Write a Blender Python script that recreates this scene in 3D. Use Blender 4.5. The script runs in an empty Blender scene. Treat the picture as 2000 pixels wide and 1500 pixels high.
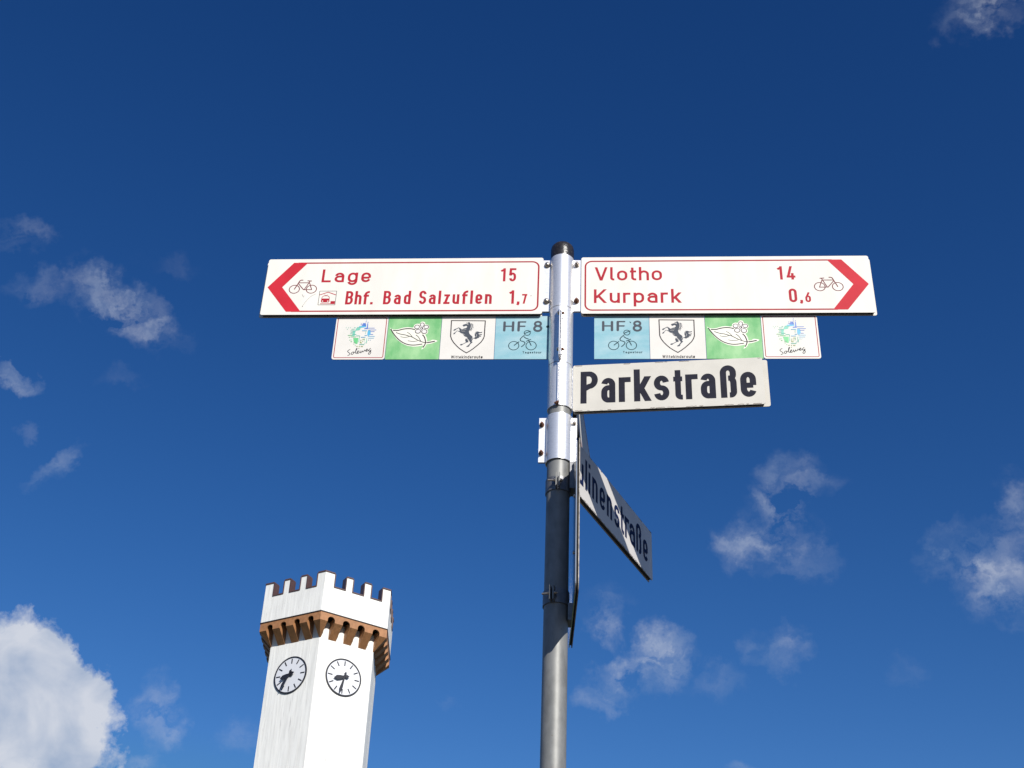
import bpy, bmesh, math, random
from mathutils import Matrix, Vector
from mathutils.geometry import tessellate_polygon
random.seed(7)
R = math.radians
C = bpy.context.scene.collection
sc = bpy.context.scene

# ------------------------------------------------------------------ camera
CAM_Z = 1.6
cam_d = bpy.data.cameras.new('camera'); cam = bpy.data.objects.new('camera', cam_d); C.objects.link(cam)
cam_d.sensor_width = 36.0; cam_d.lens = 2767.4 / 2000 * 36; cam_d.clip_start = 0.05; cam_d.clip_end = 4000
right = Vector((0.999107, -0.024241, 0.034604)); up = Vector((-0.042249, -0.573236, 0.8183)); fwd = Vector((0, 0.819032, 0.573748))
mw = Matrix.Identity(4)
for i in range(3):
    mw[i][0] = right[i]; mw[i][1] = up[i]; mw[i][2] = -fwd[i]
mw[2][3] = CAM_Z
cam.matrix_world = mw
sc.camera = cam

# ------------------------------------------------------------------ light and sky
SUN_AZ, SUN_EL = 157.8, 31.5
SKY_STRENGTH = 0.10
SKY_TONE = [(2.5088, 1.2122), (1.3242, 1.1487), (1.1369, 1.0343)]
sun_d = bpy.data.lights.new('sun', 'SUN'); sun = bpy.data.objects.new('sun', sun_d); C.objects.link(sun)
sun_d.energy = 4.8; sun_d.angle = R(0.53); sun_d.color = (1.0, 0.965, 0.895)
sdir = Vector((math.sin(R(SUN_AZ)) * math.cos(R(SUN_EL)), math.cos(R(SUN_AZ)) * math.cos(R(SUN_EL)), math.sin(R(SUN_EL))))
sun.rotation_euler = sdir.to_track_quat('Z', 'Y').to_euler()
sun.location = sdir * 60
vs = sc.view_settings
sc.display_settings.display_device = 'sRGB'
vs.view_transform = 'Standard'; vs.look = 'None'; vs.exposure = 0.12; vs.gamma = 1.0; vs.use_curve_mapping = False

# clouds: azimuth, elevation, half width, half height, tilt (degrees), thickness
CLOUDS = [(-24.46, 37.49, 1.11, 0.46, 18.0, 0.22), (-20.26, 36.17, 1.34, 0.8, -21.6, 0.5), (-18.28, 35.65, 1.56, 0.74, -25.8, 0.45), (-23.15, 35.82, 0.93, 0.52, 16.6, 0.22), (-23.13, 32.26, 0.77, 0.37, 4.8, 0.65), (-20.61, 29.11, 1.17, 0.38, 49.6, 0.4), (-20.6, 22.0, 1.9, 1.6, 10.5, 1.0), (-18.16, 21.43, 1.59, 1.12, -0.8, 1.0), (-19.15, 19.39, 2.17, 2.17, 9.0, 1.0), (-16.94, 19.7, 1.39, 1.76, 8.3, 0.85), (-13.97, 20.76, 0.78, 1.12, 38.3, 0.45), (-14.15, 18.89, 0.94, 0.47, 7.1, 0.35), (12.9, 30.7, 1.25, 1.1, 45.9, 0.48), (11.92, 28.73, 1.4, 1.2, -3.3, 0.36), (10.53, 28.49, 0.84, 1.0, -2.6, 0.3), (13.42, 27.85, 1.18, 0.69, -24.3, 0.25), (14.39, 30.5, 1.0, 0.5, 25.3, 0.15), (20.04, 27.48, 1.33, 0.95, 13.5, 0.55), (21.54, 25.95, 1.28, 1.1, -7.3, 0.7), (22.51, 28.16, 0.73, 1.1, -8.5, 0.35), (22.79, 29.5, 0.64, 0.73, -9.1, 0.12), (7.16, 24.07, 1.0, 1.11, -0.5, 0.58), (5.27, 23.38, 1.72, 0.71, 29.6, 0.58), (9.08, 23.15, 0.99, 0.6, -1.2, 0.22), (4.73, 25.43, 0.57, 0.85, 0.4, 0.38), (4.51, 26.27, 1.02, 0.51, 0.4, 0.12), (11.87, 24.39, 1.18, 0.75, -2.5, 0.40), (25.4, 47.5, 1.2, 0.75, -5.9, 0.32), (27.0, 47.6, 1.3, 0.9, 13.8, 0.36), (-10.6, 20.27, 0.87, 0.68, 6.1, 0.16), (-2.13, 21.88, 0.36, 0.32, 3.2, 0.12), (10.37, 19.99, 1.07, 0.27, -1.2, 0.35), (-21.75, 30.35, 0.41, 0.33, 14.0, 0.14), (-17.52, 37.85, 0.97, 0.35, 13.4, 0.1), (-18.57, 33.23, 0.77, 0.38, 12.9, 0.1), (17.15, 23.27, 0.66, 0.57, -4.5, 0.1),
          # the same fair-weather wisps go on round the rest of the sky
          (-48, 30, 4, 2, 10, .5), (-70, 18, 5, 3, 0, .8), (52, 22, 5, 2.5, -8, .6), (80, 34, 4, 2, 12, .4), (120, 16, 5, 2.5, 0, .7), (-125, 22, 5, 2, 5, .6), (10, 9, 7, 2.2, 0, .7), (-30, 7, 6, 2.5, 0, .8), (35, 60, 4, 2, 20, .35)]

def build_world():
    w = bpy.data.worlds.new('World'); sc.world = w; w.use_nodes = True
    nt = w.node_tree; N = nt.nodes; Lk = nt.links
    for n in list(N): N.remove(n)
    out = N.new('ShaderNodeOutputWorld'); bg = N.new('ShaderNodeBackground'); Lk.new(bg.outputs[0], out.inputs[0])
    bg.inputs[1].default_value = SKY_STRENGTH
    sky = N.new('ShaderNodeTexSky'); sky.sky_type = 'NISHITA'; sky.sun_disc = False
    sky.sun_elevation = R(SUN_EL); sky.sun_rotation = R(SUN_AZ)
    sky.altitude = 300; sky.air_density = 1.0; sky.dust_density = 0.25; sky.ozone_density = 2.5
    hs = N.new('ShaderNodeHueSaturation'); hs.inputs['Saturation'].default_value = 1.28; hs.inputs['Value'].default_value = 1.0
    Lk.new(sky.outputs[0], hs.inputs['Color'])
    gm = N.new('ShaderNodeGamma'); gm.inputs[1].default_value = 1.25
    Lk.new(hs.outputs[0], gm.inputs[0])
    ml = N.new('ShaderNodeMix'); ml.data_type = 'RGBA'; ml.blend_type = 'MULTIPLY'; ml.inputs[0].default_value = 1.0
    Lk.new(gm.outputs[0], ml.inputs[6]); ml.inputs[7].default_value = (0.62, 0.66, 0.62, 1)
    # deepen each channel a little, as the clear autumn sky of the photograph
    sp = N.new('ShaderNodeSeparateColor'); Lk.new(ml.outputs[2], sp.inputs[0]); cb = N.new('ShaderNodeCombineColor')
    k0 = SKY_STRENGTH * 2 ** vs.exposure
    def mt0(sock, top):
        n = N.new('ShaderNodeMath'); n.operation = 'MINIMUM'; Lk.new(sock, n.inputs[0]); n.inputs[1].default_value = top; return n.outputs[0]
    for i, (gain, ex) in enumerate(SKY_TONE):
        a_ = N.new('ShaderNodeMath'); a_.operation = 'MULTIPLY'; Lk.new(sp.outputs[i], a_.inputs[0]); a_.inputs[1].default_value = k0
        p_ = N.new('ShaderNodeMath'); p_.operation = 'POWER'; Lk.new(mt0(a_.outputs[0], (0.16, 0.32, 0.50)[i]), p_.inputs[0]); p_.inputs[1].default_value = ex
        g_ = N.new('ShaderNodeMath'); g_.operation = 'MULTIPLY'; Lk.new(p_.outputs[0], g_.inputs[0]); g_.inputs[1].default_value = gain / k0
        Lk.new(g_.outputs[0], cb.inputs[i])
    tc = N.new('ShaderNodeTexCoord')
    def vm(op, a, b=None, s=None):
        n = N.new('ShaderNodeVectorMath'); n.operation = op
        for k, v in ((0, a), (1, b)):
            if v is None: continue
            if isinstance(v, (tuple, list, Vector)): n.inputs[k].default_value = tuple(v)
            else: Lk.new(v, n.inputs[k])
        if s is not None:
            n.inputs['Scale'].default_value = s
        return n
    def mt(op, a, b=None, c=None, clamp=False):
        n = N.new('ShaderNodeMath'); n.operation = op; n.use_clamp = clamp
        for k, v in ((0, a), (1, b), (2, c)):
            if v is None: continue
            if isinstance(v, (int, float)): n.inputs[k].default_value = v
            else: Lk.new(v, n.inputs[k])
        return n.outputs[0]
    gen = tc.outputs['Generated']
    def noise(scale, detail, rough=0.55, dist=0.0, vec=None):
        n = N.new('ShaderNodeTexNoise'); n.inputs['Scale'].default_value = scale; n.inputs['Detail'].default_value = detail
        n.inputs['Roughness'].default_value = rough; n.inputs['Distortion'].default_value = dist
        Lk.new(vec or gen, n.inputs['Vector']); return n
    wob = noise(34, 5, 0.62)
    w1 = vm('SUBTRACT', wob.outputs['Color'], (0.5, 0.5, 0.5)); w2 = vm('SCALE', w1.outputs[0], s=0.05)
    d = vm('ADD', gen, w2.outputs[0]).outputs[0]
    total = {True: None, False: None}
    for az, el, a, b, tilt, s in CLOUDS:
        D = Vector((math.sin(R(az)) * math.cos(R(el)), math.cos(R(az)) * math.cos(R(el)), math.sin(R(el))))
        h = Vector((D.y, -D.x, 0)).normalized(); u = h.cross(D)
        ex = h * math.cos(R(tilt)) + u * math.sin(R(tilt)); ey = D.cross(ex)
        big = s > .8
        # the two tangent axes scaled to the cloud's size; the third only keeps the far side of the sky clear
        x = vm('DOT_PRODUCT', d, ex / R(a * 1.45)).outputs['Value']; y = vm('DOT_PRODUCT', d, ey / R(b * 1.45)).outputs['Value']
        q = mt('MULTIPLY_ADD', y, y, mt('MULTIPLY', x, x))
        fall = mt('SUBTRACT', 1.0, q, clamp=True)
        front = mt('GREATER_THAN', vm('DOT_PRODUCT', d, D).outputs['Value'], 0.0)
        if not big: fall = mt('POWER', fall, 1.3)
        m = mt('MULTIPLY', mt('MULTIPLY', fall, front), s if big else s * .80)
        total[big] = m if total[big] is None else mt('ADD', total[big], m)
    n1 = noise(44, 9, 0.60, 0.25)
    n2 = noise(130, 6, 0.6)
    nn = mt('MULTIPLY_ADD', n2.outputs[0], 0.24, mt('MULTIPLY', n1.outputs[0], 1.0))      # mean about 0.62
    # thin wisps are combed out by the wind: the same billows, drawn out along one diagonal
    mpw = N.new('ShaderNodeMapping'); Lk.new(d, mpw.inputs[0]); mpw.inputs['Rotation'].default_value = (0, R(-38), 0); mpw.inputs['Scale'].default_value = (0.6, 1, 1.25)
    nw = noise(36, 7, 0.50, 0.35, mpw.outputs[0]).outputs[0]
    wisp = mt('MULTIPLY', total[False], mt('MULTIPLY_ADD', nw, 4.0, -1.38))
    wisp = mt('POWER', mt('MAXIMUM', wisp, 0.0), 1.15)
    wisp = mt('MINIMUM', wisp, 0.50)
    body = mt('MULTIPLY_ADD', nn, 2.6, -1.61 - 0.20)
    body = mt('MULTIPLY', mt('ADD', mt('MULTIPLY', total[True], 1.25), mt('MULTIPLY', body, 1.0)), 1.35)
    body = mt('MULTIPLY', mt('ADD', body, -0.10, clamp=True), mt('MULTIPLY', total[True], 6.0, clamp=True))
    body = mt('MINIMUM', body, 0.95)
    dens = mt('MAXIMUM', wisp, body)
    # cloud tone: bright tops and greyer bellies from the cloud's own billows
    n3 = noise(22, 7, 0.5, 0.4)
    cr = N.new('ShaderNodeMix'); cr.data_type = 'RGBA'
    k = 1 / SKY_STRENGTH
    cr.inputs[6].default_value = (0.27 * k, 0.36 * k, 0.52 * k, 1); cr.inputs[7].default_value = (0.60 * k, 0.63 * k, 0.70 * k, 1)
    Lk.new(mt('MULTIPLY_ADD', n3.outputs[0], 3.4, -1.15, clamp=True), cr.inputs[0])
    mx = N.new('ShaderNodeMix'); mx.data_type = 'RGBA'
    Lk.new(dens, mx.inputs[0]); Lk.new(cb.outputs[0], mx.inputs[6]); Lk.new(cr.outputs[2], mx.inputs[7])
    Lk.new(mx.outputs[2], bg.inputs[0])
build_world()

# ------------------------------------------------------------------ materials
def mat(name, col, rough=0.6, metal=0.0, var=0.0, scale=20.0, stretch=(1, 1, 1), spots=None, bump=0.0, detail=5, spec=0.5, random_tone=0.0, col2=None, spots_mapped=False):
    m = bpy.data.materials.new(name); m.use_nodes = True
    nt = m.node_tree; N = nt.nodes; Lk = nt.links; b = N['Principled BSDF']
    b.inputs['Roughness'].default_value = rough; b.inputs['Metallic'].default_value = metal
    b.inputs['Specular IOR Level'].default_value = spec
    cur = None
    tc = N.new('ShaderNodeTexCoord'); mp = N.new('ShaderNodeMapping'); Lk.new(tc.outputs['Object'], mp.inputs[0])
    mp.inputs['Scale'].default_value = stretch
    if random_tone:                      # no two boards share their grain
        oi0 = N.new('ShaderNodeObjectInfo'); mu = N.new('ShaderNodeVectorMath'); mu.operation = 'SCALE'
        cx = N.new('ShaderNodeCombineXYZ')
        for q_ in range(3): Lk.new(oi0.outputs['Random'], cx.inputs[q_])
        Lk.new(cx.outputs[0], mu.inputs[0]); mu.inputs['Scale'].default_value = 60.0; Lk.new(mu.outputs[0], mp.inputs['Location'])
    rgb = N.new('ShaderNodeRGB'); rgb.outputs[0].default_value = (*col, 1); cur = rgb.outputs[0]
    no = None
    if var or bump or col2:
        no = N.new('ShaderNodeTexNoise'); no.inputs['Scale'].default_value = scale; no.inputs['Detail'].default_value = detail
        no.inputs['Roughness'].default_value = 0.6
        Lk.new(mp.outputs[0], no.inputs['Vector'])
    if var or col2:
        mr = N.new('ShaderNodeMapRange'); mr.inputs[1].default_value = 0.38; mr.inputs[2].default_value = 0.66
        Lk.new(no.outputs[0], mr.inputs[0])
        mx = N.new('ShaderNodeMix'); mx.data_type = 'RGBA'; Lk.new(mr.outputs[0], mx.inputs[0]); Lk.new(cur, mx.inputs[6])
        c2 = col2 if col2 else tuple(c * (1 - var) for c in col)
        mx.inputs[7].default_value = (*c2, 1); cur = mx.outputs[2]
    if random_tone:
        oi = N.new('ShaderNodeObjectInfo'); ma = N.new('ShaderNodeMath'); ma.operation = 'MULTIPLY_ADD'
        Lk.new(oi.outputs['Random'], ma.inputs[0]); ma.inputs[1].default_value = -random_tone; ma.inputs[2].default_value = 1.0
        mx = N.new('ShaderNodeVectorMath'); mx.operation = 'SCALE'; Lk.new(cur, mx.inputs[0]); Lk.new(ma.outputs[0], mx.inputs['Scale']); cur = mx.outputs[0]
    if spots:
        sc_, th, scol = spots
        vo = N.new('ShaderNodeTexNoise'); vo.inputs['Scale'].default_value = sc_; vo.inputs['Detail'].default_value = 3
        Lk.new(mp.outputs[0] if spots_mapped else tc.outputs['Object'], vo.inputs['Vector'])
        mr = N.new('ShaderNodeMapRange'); mr.inputs[1].default_value = th; mr.inputs[2].default_value = th + (0.09 if spots_mapped else 0.03)
        Lk.new(vo.outputs[0], mr.inputs[0])
        mx = N.new('ShaderNodeMix'); mx.data_type = 'RGBA'; Lk.new(mr.outputs[0], mx.inputs[0]); Lk.new(cur, mx.inputs[6])
        mx.inputs[7].default_value = (*scol, 1); cur = mx.outputs[2]
    if bump:
        bp = N.new('ShaderNodeBump'); bp.inputs['Strength'].default_value = bump; bp.inputs['Distance'].default_value = 0.002
        Lk.new(no.outputs[0], bp.inputs['Height']); Lk.new(bp.outputs[0], b.inputs['Normal'])
    Lk.new(cur, b.inputs['Base Color'])
    return m

M = {}
M['sign_white'] = mat('sign_white', (0.775, 0.745, 0.685), 0.6, spec=.2, var=0.08, scale=11, stretch=(1.6, 1, .35), spots=(240, 0.745, (0.25, 0.22, 0.18)))
M['sign_cream'] = mat('sign_cream', (0.62, 0.59, 0.53), 0.55, spec=.25, var=0.08, scale=14, spots=(130, 0.76, (0.16, 0.12, 0.09)))
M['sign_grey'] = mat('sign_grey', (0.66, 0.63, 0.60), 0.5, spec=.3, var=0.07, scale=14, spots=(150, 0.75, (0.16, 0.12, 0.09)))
M['sign_edge'] = mat('sign_edge', (0.40, 0.36, 0.31), 0.55, metal=0.2, var=0.65, scale=90, stretch=(1, 1, 1))
M['sign_core'] = mat('sign_core', (0.035, 0.03, 0.03), 0.7, var=0.4, scale=60)
M['red_print'] = mat('red_print', (0.56, 0.018, 0.035), 0.6, spec=.18, var=0.14, scale=16)
M['red_text'] = mat('red_text', (0.42, 0.012, 0.028), 0.6, spec=.18, var=0.12, scale=60)
M['red_line'] = mat('red_line', (0.34, 0.016, 0.03), 0.6, spec=.18)
M['red_thin'] = mat('red_thin', (0.15, 0.012, 0.022), 0.6, spec=.18)
M['navy_print'] = mat('navy_print', (0.016, 0.016, 0.03), 0.65, spec=.15, var=0.3, scale=60, spots=(170, 0.78, (0.5, 0.46, 0.4)))
M['blue_print'] = mat('blue_print', (0.010, 0.018, 0.07), 0.65, spec=.15, var=0.2, scale=60)
M['grey_print'] = mat('grey_print', (0.06, 0.07, 0.09), 0.6, spec=.2)
M['teal_print'] = mat('teal_print', (0.008, 0.04, 0.055), 0.6, spec=.2)
M['dark_print'] = mat('dark_print', (0.035, 0.028, 0.03), 0.6, spec=.2)
M['plate_white'] = mat('plate_white', (0.71, 0.68, 0.635), 0.55, spec=.25, var=0.06, scale=12, spots=(260, 0.76, (0.3, 0.26, 0.22)))
M['plate_blue'] = mat('plate_blue', (0.215, 0.43, 0.50), 0.55, spec=.25, scale=9, stretch=(1, 1, 2.0), col2=(0.36, 0.52, 0.57), spots=(210, 0.75, (0.08, 0.18, 0.2)))
M['plate_green'] = mat('plate_green', (0.145, 0.42, 0.16), 0.55, spec=.25, scale=12, stretch=(1.6, 1, .8), col2=(0.33, 0.58, 0.29))
M['print_white'] = mat('print_white', (0.78, 0.76, 0.66), 0.45)
M['print_pale'] = mat('print_pale', (0.72, 0.68, 0.66), 0.45)
for nm, c in dict(emblem_blue=(0.07, 0.16, 0.50), emblem_cyan=(0.09, 0.40, 0.62), emblem_mint=(0.16, 0.50, 0.38), emblem_green=(0.13, 0.52, 0.20), emblem_lime=(0.36, 0.45, 0.12)).items():
    M[nm] = mat(nm, c, 0.45)
M['aluminium'] = mat('brushed_aluminium', (0.88, 0.87, 0.87), 0.33, metal=0.62, var=0.13, scale=30, stretch=(3, 3, 14), bump=0.12, spots=(80, 0.72, (0.35, 0.31, 0.28)))
M['sheet_back'] = mat('aluminium_back', (0.62, 0.64, 0.66), 0.16, metal=1.0, var=0.1, scale=12)
M['galvanised'] = mat('galvanised_steel', (0.232, 0.232, 0.224), 0.50, metal=0.2, var=0.28, scale=38, stretch=(1, 1, .5), bump=0.1, spots=(95, 0.72, (0.16, 0.14, 0.12)))
M['band'] = mat('band_steel', (0.20, 0.20, 0.21), 0.45, metal=0.5, var=0.3, scale=60)
M['black_cap'] = mat('black_plastic', (0.03, 0.026, 0.025), 0.3, var=0.5, scale=120, bump=0.6, spots=(180, 0.66, (0.14, 0.12, 0.10)))
M['bolt'] = mat('bolt_steel', (0.50, 0.44, 0.38), 0.32, metal=0.85, var=0.3, scale=200)
M['rust'] = mat('rusty_steel', (0.20, 0.085, 0.05), 0.55, metal=0.4, var=0.5, scale=260)
M['white_board'] = mat('white_boards', (0.90, 0.89, 0.855), 0.6, scale=9, stretch=(1.7, 1.7, 0.12), col2=(0.75, 0.74, 0.71), detail=7, random_tone=0.03, spots=(11, 0.64, (0.54, 0.53, 0.51)), spots_mapped=True, spec=0.3)
M['board_gap'] = mat('dark_joint', (0.6, 0.58, 0.54), 0.8)
M['corbel'] = mat('corbel_wood', (0.45, 0.208, 0.088), 0.6, var=0.28, scale=6, stretch=(1.5, 1.5, 0.8), random_tone=0.12, bump=0.1)
M['coping'] = mat('brown_coping', (0.12, 0.066, 0.058), 0.42, var=0.25, scale=9, random_tone=0.15)
M['recess_shade'] = mat('recess_shade', (0.06, 0.032, 0.022), 0.8, var=0.3, scale=8)  # shade inside the arch openings, put into the colour of soffit and ring
M['band_line'] = mat('dark_flashing', (0.035, 0.022, 0.018), 0.5)
M['clock_face'] = mat('clock_face_white', (0.74, 0.75, 0.79), 0.45)
M['clock_black'] = mat('clock_black', (0.018, 0.018, 0.026), 0.45)
M['lead'] = mat('roof_lead', (0.12, 0.12, 0.13), 0.7, var=0.3, scale=3)
M['paving'] = mat('paving', (0.065, 0.062, 0.058), 0.85, var=0.3, scale=1.5)
M['asphalt'] = mat('asphalt', (0.055, 0.055, 0.057), 0.9, var=0.3, scale=4)
M['grass'] = mat('grass', (0.035, 0.055, 0.018), 0.9, var=0.4, scale=0.6)
M['sign_red_rim'] = M['red_print']

# ------------------------------------------------------------------ object helpers
def props(o, label=None, cat=None, group=None, kind=None):
    for k, v in (('label', label), ('category', cat), ('group', group), ('kind', kind)):
        if v: o[k] = v
    return o
def empty(name, mw_, label, cat, group=None):
    o = bpy.data.objects.new(name, None); C.objects.link(o); o.matrix_world = mw_; o.empty_display_size = 0.1
    return props(o, label, cat, group)
def mesh(name, verts, faces, mats, parent=None, mi=None, smooth=False, auto=None):
    me = bpy.data.meshes.new(name); me.from_pydata(verts, [], faces); me.validate(); me.update()
    for m in (mats if isinstance(mats, (list, tuple)) else [mats]): me.materials.append(m)
    if mi:
        for p, k in zip(me.polygons, mi): p.material_index = k
    if smooth:
        for p in me.polygons: p.use_smooth = True
    if auto is not None:
        me.set_sharp_from_angle(angle=R(auto))
    return link(name, me, parent)
def link(name, me, parent=None, mat_local=None):
    o = bpy.data.objects.new(name, me); C.objects.link(o)
    if parent: o.parent = parent
    if mat_local is not None: o.matrix_local = mat_local
    return o
class MB:
    def __init__(s): s.v = []; s.f = []; s.m = []
    def add(s, v, f, m=0):
        n = len(s.v); s.v += [tuple(p) for p in v]; s.f += [tuple(i + n for i in q) for q in f]; s.m += [m] * len(f); return s
    def box(s, x0, x1, y0, y1, z0, z1, m=0):
        return s.add([(x0, y0, z0), (x1, y0, z0), (x1, y1, z0), (x0, y1, z0), (x0, y0, z1), (x1, y0, z1), (x1, y1, z1), (x0, y1, z1)],
                     [(0, 3, 2, 1), (4, 5, 6, 7), (0, 1, 5, 4), (1, 2, 6, 5), (2, 3, 7, 6), (3, 0, 4, 7)], m)
    def prism(s, poly, y0, y1, m=0, me=None):
        # outline in x,z extruded along y (y0 = front, towards -y)
        a = sum(poly[i][0] * poly[(i + 1) % len(poly)][1] - poly[(i + 1) % len(poly)][0] * poly[i][1] for i in range(len(poly)))
        if a < 0: poly = poly[::-1]
        n = len(poly); v = [(x, y0, z) for x, z in poly] + [(x, y1, z) for x, z in poly]
        s.add(v, [tuple(range(n))], m)
        s.add(v, [tuple(range(2 * n - 1, n - 1, -1))] + [(i, i + n, (i + 1) % n + n, (i + 1) % n) for i in range(n)], m if me is None else me)
        return s
    def lathe(s, prof, n=32, m=0, cap0=False, cap1=False, a0=0, a1=360):
        full = abs(a1 - a0 - 360) < 1e-6; k = n if full else n + 1; v = []
        for r, z in prof:
            for i in range(k):
                t = R(a0 + (a1 - a0) * i / n); v.append((r * math.cos(t), r * math.sin(t), z))
        f = []
        for j in range(len(prof) - 1):
            for i in range(n if full else k - 1):
                i2 = (i + 1) % k; f.append((j * k + i, j * k + i2, (j + 1) * k + i2, (j + 1) * k + i))
        if cap0: f.append(tuple(range(k - 1, -1, -1)))
        if cap1: f.append(tuple((len(prof) - 1) * k + i for i in range(k)))
        return s.add(v, f, m)
    def make(s, name, mats, parent=None, smooth=False, auto=None):
        return mesh(name, s.v, s.f, mats, parent, s.m, smooth, auto)
def rrect(x0, x1, z0, z1, r, n=5):
    p = []
    for cx, cz, a in ((x1 - r, z0 + r, -90), (x1 - r, z1 - r, 0), (x0 + r, z1 - r, 90), (x0 + r, z0 + r, 180)):
        for i in range(n + 1):
            t = R(a + 90 * i / n); p.append((cx + r * math.cos(t), cz + r * math.sin(t)))
    return p

# ------------------------------------------------------------------ flat print: strokes and fills in x,z, laid proud of a panel
class Ink:
    """flat print on a panel whose face is at y = -off; each stroke lies a hair above the one before"""
    def __init__(s, off, step=0.00002): s.b = MB(); s.y = -off; s.k = 0; s.step = step
    def lift(s): s.k += 1; return s.y - s.k * s.step
    def stroke(s, pts, w, closed=False, m=0, cap=0, flat=False):
        P = []
        for p in pts:
            if not P or math.hypot(p[0] - P[-1][0], p[1] - P[-1][1]) > 1e-7: P.append(p)
        if closed and math.hypot(P[0][0] - P[-1][0], P[0][1] - P[-1][1]) < 1e-7: P.pop()
        n = len(P)
        if n < 2: return
        L_, R_ = [], []
        for i in range(n):
            a = P[i - 1] if (i > 0 or closed) else None; b = P[i]; c = P[(i + 1) % n] if (i < n - 1 or closed) else None
            def un(p, q):
                l = math.hypot(q[0] - p[0], q[1] - p[1]); return ((q[0] - p[0]) / l, (q[1] - p[1]) / l)
            if a is None: t = un(b, c); k = 1
            elif c is None: t = un(a, b); k = 1
            else:
                t1, t2 = un(a, b), un(b, c); tx, ty = t1[0] + t2[0], t1[1] + t2[1]; l = math.hypot(tx, ty)
                if l < 1e-6: t = t2; k = 1
                else: t = (tx / l, ty / l); k = min(1 / max(0.3, t[0] * t2[0] + t[1] * t2[1]), 1.8)
            nx, nz = -t[1] * w / 2 * k, t[0] * w / 2 * k
            L_.append((b[0] + nx, b[1] + nz)); R_.append((b[0] - nx, b[1] - nz))
        if flat and not closed:              # ends cut level instead of square
            for k_, (p, q_) in ((0, (P[0], P[1])), (n - 1, (P[-1], P[-2]))):
                tx, tz = q_[0] - p[0], q_[1] - p[1]
                if abs(tz) > 1e-9:
                    for E_ in (L_, R_):
                        f_ = (p[1] - E_[k_][1]) / tz; E_[k_] = (E_[k_][0] + tx * f_, p[1])
        y = s.lift()
        v = [(x, y, z) for x, z in L_] + [(x, y, z) for x, z in R_]
        f = [(i + n, (i + 1) % n + n, (i + 1) % n, i) for i in range(n if closed else n - 1)]
        s.b.add(v, f, m)
        if cap:
            for e in (P[0], P[-1]): s.disc(e, w / 2, m=m, n=14)
    def disc(s, c, rx, rz=None, m=0, n=28):
        rz = rz or rx; y = s.lift()
        s.b.add([(c[0] + rx * math.cos(2 * math.pi * i / n), y, c[1] + rz * math.sin(2 * math.pi * i / n)) for i in range(n)], [tuple(range(n))], m)
    def ring(s, c, rx, rz, w, m=0, n=36):
        s.stroke([(c[0] + rx * math.cos(2 * math.pi * i / n), c[1] + rz * math.sin(2 * math.pi * i / n)) for i in range(n)], w, True, m)
    def fill(s, poly, m=0):
        a = sum(poly[i][0] * poly[(i + 1) % len(poly)][1] - poly[(i + 1) % len(poly)][0] * poly[i][1] for i in range(len(poly)))
        if a < 0: poly = poly[::-1]
        y = s.lift(); tris = tessellate_polygon([[Vector((x, z, 0)) for x, z in poly]])
        fs = []
        for t in tris:
            (ax, az), (bx, bz), (cx, cz) = [poly[i] for i in t]
            fs.append(t if (bx - ax) * (cz - az) - (cx - ax) * (bz - az) > 0 else t[::-1])
        s.b.add([(x, y, z) for x, z in poly], fs, m)
    def make(s, name, mats, parent): return s.b.make(name, mats, parent)

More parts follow.
